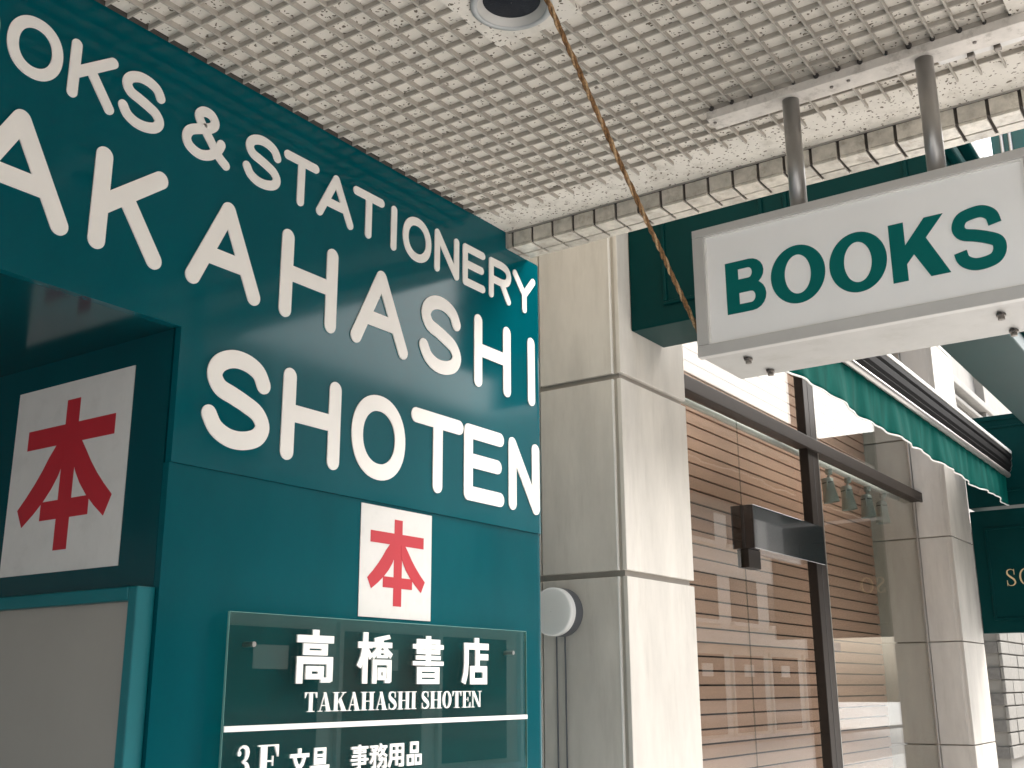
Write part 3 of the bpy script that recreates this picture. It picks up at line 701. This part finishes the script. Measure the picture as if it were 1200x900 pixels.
# ------------------------------------------------------------------ dark green canopy frame
CB, CT = 3.067, 3.875
cf = thing('canopy_frame', (4.25, 2.19, CB), 'dark green boxed canopy frame with moulded panels over the shop window', 'canopy')
XA0, XA1 = 4.105, 4.413; YF0, YF1 = .832, 1.137; XB0 = 10.302
def boxed(name, a, b, par):
    o = box(name, M['dgreen'], par, a, b, .006); return o
e1_ = boxed('end_box', (XA0, YF0, CB), (XA1, Y1-.002, CT), cf)
e2_ = boxed('front_beam', (XA1+.001, YF0+.001, CB+.001), (XB0-.001, YF1, CT-.001), cf)
e3_ = boxed('end_box', (XB0, YF0, CB), (XB0+.31, Y1-.002, CT), cf)
def moulding(x, y0, y1, z0, z1, par, wd=.018, t=.012):
    mb = MB()
    mb.box(x-t, y0, z0, x-.0005, y1, z0+wd); mb.box(x-t, y0, z1-wd, x-.0005, y1, z1)
    mb.box(x-t, y0, z0+wd, x-.0005, y0+wd, z1-wd); mb.box(x-t, y1-wd, z0+wd, x-.0005, y1, z1-wd)
    return mb.build('moulding', M['dgreen'], par, .004)
yl = on(778, 350, 0, XA0).y; zl = on(785, 357, 0, XA0).z
moulding(XA0, 1.55, yl, zl, CT-.12, e1_)
moulding(XA0, YF0+.12, 1.46, zl, CT-.12, e1_)
moulding(XB0, YF0+.12, Y1-.16, CB+.12, CT-.10, e3_)
box('top_lip', M['dgreen'], e3_, (XB0-.014, YF0, CT-.045), (XB0-.0005, Y1-.002, CT-.02), .003)
# cornice mouldings on the street side of the front beam
for z0, z1, d in ((3.16, 3.19, .02), (3.26, 3.275, .012), (3.36, 3.40, .03), (3.48, 3.50, .016), (3.56, 3.61, .04), (3.70, 3.73, .05)):
    MB().box(XA0+.01, YF0-d, z0, XB0+.3, YF0+.0005, z1).build('cornice', M['dgreen'], e2_, .008)

fin = box('fin_panel', M['teal_fin'], cf, (4.98, .42, 3.10), (5.03, YF0-.051, 4.3), .006)
for yy in (.70, .735):
    MB().tube([(4.972, yy, 3.10), (4.972, yy, 4.3)], .008, 10).build('fin_rib', M['alu'], fin, smooth=True)

# hanging panel sign with gold letters below the far end box
ps = thing('panel_sign', (XB0+.03, 2.18, 1.97), 'dark green panel sign with gold letters hung beyond the far pillar', 'sign')
pan = box('panel', M['dgreen'], ps, (XB0, YF0+.05, 1.985), (XB0+.09, Y1-.004, CB-.03), .006)
moulding(XB0, YF0+.2, 2.085, 2.09, 2.885, pan, .02, .012)
fm = lambda u, v, d: (XB0-d, -u, v)
sz0, sz1 = on(1180, 687, 0, XB0).z, on(1180, 667, 0, XB0).z
sy = on(1178.5, 677, 0, XB0).y
thinS = [('v', SERIF['S'][0][1], [4.5+13*max(0, math.sin(PI*(i/(_n-1)-.15)/.7))**1.3 if .15 < i/(_n-1) < .85 else 4.5 for i in range(_n)])]+SERIF['S'][1:]
glyph('letter', thinS, (-sy, sz0, -sy+.088, sz1), fm, pan, M['gold'], .004)
glyph('letter', [('o', 50, 50, 48, 51, 36, 46)], (-sy+.108, sz0, -sy+.225, sz1), fm, pan, M['gold'], .004)

# ------------------------------------------------------------------ awning
aw = thing('awning', (7.3, 1.82, 3.03), 'green fabric awning valance with rippled white edge below a black housing', 'awning')
AX0, AX1, AY, AZ = 4.46, 10.17, 1.82, 3.30
NX, NZ = 300, 10; mb = MB(); vs = []; fs = []
def vy(x, t):
    return AY+.006+t*(.013*math.sin(x*5.1+.7)+.009*math.sin(x*11.3+2)+.006*math.sin(x*23.7))+.004*math.sin(x*31)*(1-t)
def vz(x): return 3.041+.007*math.sin(x*2.6+1)+.0035*math.sin(x*6.1)+.002*math.sin(x*13.7+.5)
for i in range(NX+1):
    x = AX0+(AX1-AX0)*i/NX
    for j in range(NZ+1):
        t = j/NZ; z = (AZ+.0)*(1-t)+vz(x)*t; vs.append((x+.012*t*math.sin(x*9), vy(x, t), z))
for i in range(NX):
    for j in range(NZ): a = i*(NZ+1)+j; fs.append((a, a+1, a+NZ+2, a+NZ+1))
mb.add(vs, fs); va = mb.build('valance', M['awning'], aw, smooth=True)
sm = va.modifiers.new('cloth', 'SOLIDIFY'); sm.thickness = .002
MB().tube([(AX0+(AX1-AX0)*i/NX+.012*math.sin((AX0+(AX1-AX0)*i/NX)*9), vy(AX0+(AX1-AX0)*i/NX, 1), vz(AX0+(AX1-AX0)*i/NX)) for i in range(NX+1)], .0055, 6).build('edge_trim', M['trim'], va, smooth=True)
MB().tube([(AX0-.02, AY-.005, AZ+.012), (AX1+.015, AY-.005, AZ+.012)], .024, 20).build('front_tube', M['alu'], aw, smooth=True)
mb = MB()
prof = [(AY-.02, AZ+.036), (AY-.036, AZ+.060), (AY-.030, AZ+.066), (AY-.042, AZ+.09), (AY-.045, AZ+.13), (AY-.038, AZ+.136), (AY-.05, AZ+.155), (AY-.05, AZ+.195), (AY+.16, AZ+.195), (AY+.16, AZ+.036)]
mb.prism(prof, lambda u, v, d: (d, u, v), AX0-.03, AX1+.03); mb.build('housing', M['black'], aw, .002)
box('housing_edge', M['casewhite'], aw, (AX0-.035, AY-.055, AZ+.1955), (AX1+.035, AY+.165, AZ+.222), .003)
mb = MB(); mb.prism(prof, lambda u, v, d: (d, u, v), AX1+.0305, AX1+.048); mb.build('end_cap', M['alu'], aw, .002)

# ------------------------------------------------------------------ shop window
sw_ = thing('shop_window', (7.1, YG, 0), 'tall glass shop window with dark bronze mullion and header bar', 'window')
XJ = 5.88
for a, b, z0, z1 in ((4.66, XJ-.0004, .05, 3.05), (XJ+.0004, 6.90, .05, 2.31), (XJ+.0004, 6.90, 2.31, 3.05), (7.09, X2-.03, .05, 3.05), (4.66, 6.90, 3.12, 5.4), (7.09, X2-.03, 3.12, 5.4)):
    MB().box(a, YG-.004, z0, b, YG+.004, z1).build('pane', M['pane'], sw_)
box('glass_joint', M['dark'], sw_, (XJ-.0010, YG-.0041, .05), (XJ+.0010, YG-.0030, 3.04))
mu_ = box('mullion', M['bronze'], sw_, (6.901, 2.418, 0), (7.089, YG+.006, 5.4), .004)
box('mullion_groove', M['dark'], mu_, (6.985, 2.4165, 0), (6.997, 2.4178, 5.4))
box('mullion_edge', M['alu'], mu_, (7.0895, 2.416, 0), (7.096, 2.424, 5.4))
hb = box('header_bar', M['bronze'], sw_, (4.64, 2.395, 3.048), (X2-.002, 2.4160, 3.128), .004)
box('header_rail', M['bronze'], hb, (4.64, 2.4165, 3.056), (6.900, YG+.02, 3.120))
box('header_rail', M['bronze'], hb, (7.0905, 2.4165, 3.056), (X2-.002, YG+.02, 3.120))
box('edge_channel', M['alu'], sw_, (X2-.02, YG-.008, 0), (X2-.003, YG+.008, 3.0), .002)
box('edge_channel', M['alu'], sw_, (X2-.02, YG-.008, 3.13), (X2-.003, YG+.008, 5.4), .002)
dh = box('door_closer_box', M['bronze_box'], sw_, (XJ, 2.405, 2.305), (7.035, 2.4172, 2.553), .003)
MB().box(XJ, 2.4175, 2.306, 6.8995, 2.54, 2.552).build('closer_body', M['bronze_box'], dh, .002)
box('end_groove', M['dark'], dh, (XJ-.002, 2.462, 2.31), (XJ-.0002, 2.480, 2.548))
box('patch_fitting', M['bronze'], dh, (XJ-.005, 2.445, 2.20), (XJ+.17, YG+.04, 2.304), .003)
box('threshold', M['bronze'], sw_, (4.64, 2.40, .001), (X2-.002, YG+.05, .05))

lt = thing('light_track', (7, 2.60, 3.09), 'pale metal lighting track inside the window below the header', 'light track')
MB().tube([(4.70, 2.60, 3.098), (X2-.03, 2.60, 3.098)], .020, 14).build('track_body', M['channel'], lt, smooth=True)
MB().box(4.70, 2.588, 3.1185, X2-.03, 2.612, 3.135).build('track_base', M['spot'], lt)
SPL = ['leftmost of the grey spotlights hanging inside the window beside the mullion', 'second grey spotlight from the mullion inside the window',
       'third grey spotlight from the mullion inside the window', 'rightmost spotlight inside the window nearest the far pillar']
for i, x in enumerate((7.83, 8.25, 8.73, 9.13)):
    sp = thing('spotlight', (x, 2.62, 2.86), SPL[i], 'spotlight', 'spotlights on the window track')
    tilt = Vector((.10-.03*i, -.10+.03*i, -1)).normalized()
    MB().lathe([(.001, .012), (.026, .012), (.026, -.022), (.016, -.030), (.001, -.030)], (x, 2.60, 3.07), (0, 0, 1), 18).build('adapter', M['spot'], sp)
    MB().tube([(x, 2.60, 3.045), (x-.012, 2.605, 3.015), (x-.008, 2.61, 2.985)], .010, 10).build('arm', M['spot'], sp, smooth=True)
    h_ = MB().lathe([(.001, .032), (.030, .030), (.042, .018), (.046, -.06), (.058, -.150), (.056, -.152), (.05, -.10), (.001, -.09)], (x, 2.615, 2.99), -tilt, 24).build('lamp_head', M['spot'], sp, smooth=True)
    MB().tube([(x-.008, 2.61, 2.985), (x-.056, 2.60, 2.98), (x-.060, 2.605, 2.92)], .006, 8).build('bracket', M['spot'], sp, smooth=True)
    MB().lathe([(.0385, -.005), (.0435, -.005), (.0435, -.012), (.0395, -.012)], (x, 2.615, 2.99), -tilt, 24).build('cooling_ring', M['dark'], h_)

# ------------------------------------------------------------------ slatted boarding behind the glass
slw = thing('slatted_wall', (7, YS, 0), 'salmon horizontal board wall standing behind the shop window glass', 'wall')
MB().box(4.64, YS+.020, 0, X2-.004, YS+.05, 5.4).build('backing', M['slat_back'], slw)
PS = .0815
slat_me = MB().box(0, 0, 0, X2-.008-4.64, .016, PS-.0105).mesh('slat', M['slat'])
for k in range(66):
    piece('slat', slat_me, (4.642, YS+random.uniform(0, .0015), .02+PS*k), slw, .0015)
box('unseen_dark_floor', M['slat_back'], slw, (4.64, YG+.06, .002), (X2-.004, YS-.001, .02))  # unseen dark floor added to dim the lower slats
# reveal ceiling above the window bay and the wall over it
box('upper_cover', M['stucco'], slw, (4.63, YG-.1, 5.402), (X2-.001, YS+.2, 5.9))

# ------------------------------------------------------------------ buildings further along
nb = thing('stone_block_building', (11.5, 2.55, 0), 'stone block building beyond the far pillar, light and shade painted per face', 'building')
bxx = 13.0; byy = on(1177, 800, 0, bxx).y
core = MB().box(bxx+.03, byy+.03, 0, 24, 9, 3.2).build('mortar_core', M['mortar'], nb)
bw, bh = .40, .135
nz_ = 24
mg = MB().box(0, 0, 0, .035, bw-.014, bh-.014).mesh('block', M['block_shaded'])
mp_ = MB().box(0, 0, 0, bw-.014, .035, bh-.014).mesh('block', M['block_lit'])
for r in range(6, nz_):
    off = (r % 2)*bw/2
    for k in range(0, 4):
        piece('block', mg, (bxx-random.uniform(0, .012), byy+.03+k*bw+off-.2*0, r*bh), nb, .006)
    for k in range(0, 9):
        piece('block', mp_, (bxx+.002+k*bw+off-(bw/2 if r % 2 else 0)*1.0, byy-random.uniform(0, .012), r*bh), nb, .006)
wb = thing('white_stucco_building', (13, 2.6, 3.2), 'white stucco upper storey with an arch and string course beyond the canopy', 'building')
MB().box(10.45, 2.62, 3.21, 24, 9, 9).build('wall', M['stucco'], wb)
MB().box(10.44, 2.50, 4.62, 24, 2.619, 4.70).build('string_course', M['stucco'], wb, .01)
MB().box(10.44, 2.55, 4.50, 24, 2.6195, 4.55).build('string_course', M['stucco'], wb, .01)
mb = MB(); ring_poly(mb, 12.6, 4.74, .95, .95, .78, .78, lambda u, v, d: (u, 2.62-d, v), .0005, .09, n=60); mb.build('arch', M['stucco'], wb)
MB().box(11.35, 2.53, 3.3, 11.60, 2.6195, 6.0).build('pilaster', M['opp_white'], wb, .01)

# ------------------------------------------------------------------ across the street (seen in the glass and the gloss of the teal wall)
def opposite(label, x0, x1, y, h, wall, cols, rows, sill):
    t_ = thing('opposite_building', ((x0+x1)/2, y, 0), label, 'building', 'buildings across the street')
    MB().box(x0, y-6, 0, x1, y, h).build('wall', wall, t_)
    MB().box(x0-.05, y-6, h, x1+.05, y+.15, h+.18).build('cornice', M['opp_white'], t_)
    MB().box(x0+.01, y+.0005, 2.9, x1-.01, y+.5, 3.25).build('fascia', M['opp_white'], t_)
    n = cols; cw = (x1-x0)/n
    for i in range(n):
        a = x0+cw*i+cw*.10; b = x0+cw*(i+1)-cw*.10
        d = MB().box(a, y+.0005, .1, b, y+.04, 2.6).build('shop_door', M['opp_brown'] if i % 2 else M['opp_glass'], t_)
        MB().box(a-.12, y+.0008, .0, a-.01, y+.10, 2.75).build('door_frame', M['opp_white'], d)
        MB().box((a+b)/2-.4, y+.041, 1.9, (a+b)/2+.4, y+.06, 2.3).build('door_sign', M['opp_white'], d)
        for r in range(rows):
            z = 3.7+r*2.6
            wn = MB().box(a+.2, y+.0005, z, b-.2, y+.03, z+1.5).build('window', M['opp_glass'], t_)
            MB().box(a+.1, y+.0008, z-.14, b-.1, y+.14, z-.01).build('sill', M['opp_white'], wn)
    return t_
opposite('beige two storey shop across the street, mirrored in the window', 2.0, 11.5, -10.6, 6.2, M['opp_beige'], 3, 1, 0)
opposite('white shop across the street, mirrored in the far window', 12.2, 24.0, -10.6, 7.4, M['opp_white'], 4, 1, 0)
opposite('brown trimmed low shop across the street behind the camera', -14.0, 1.2, -10.6, 5.4, M['opp_beige'], 5, 0, 0)
opposite('tall pale block across the street far along', 25.0, 45.0, -10.6, 9.0, M['opp_white'], 6, 2, 0)
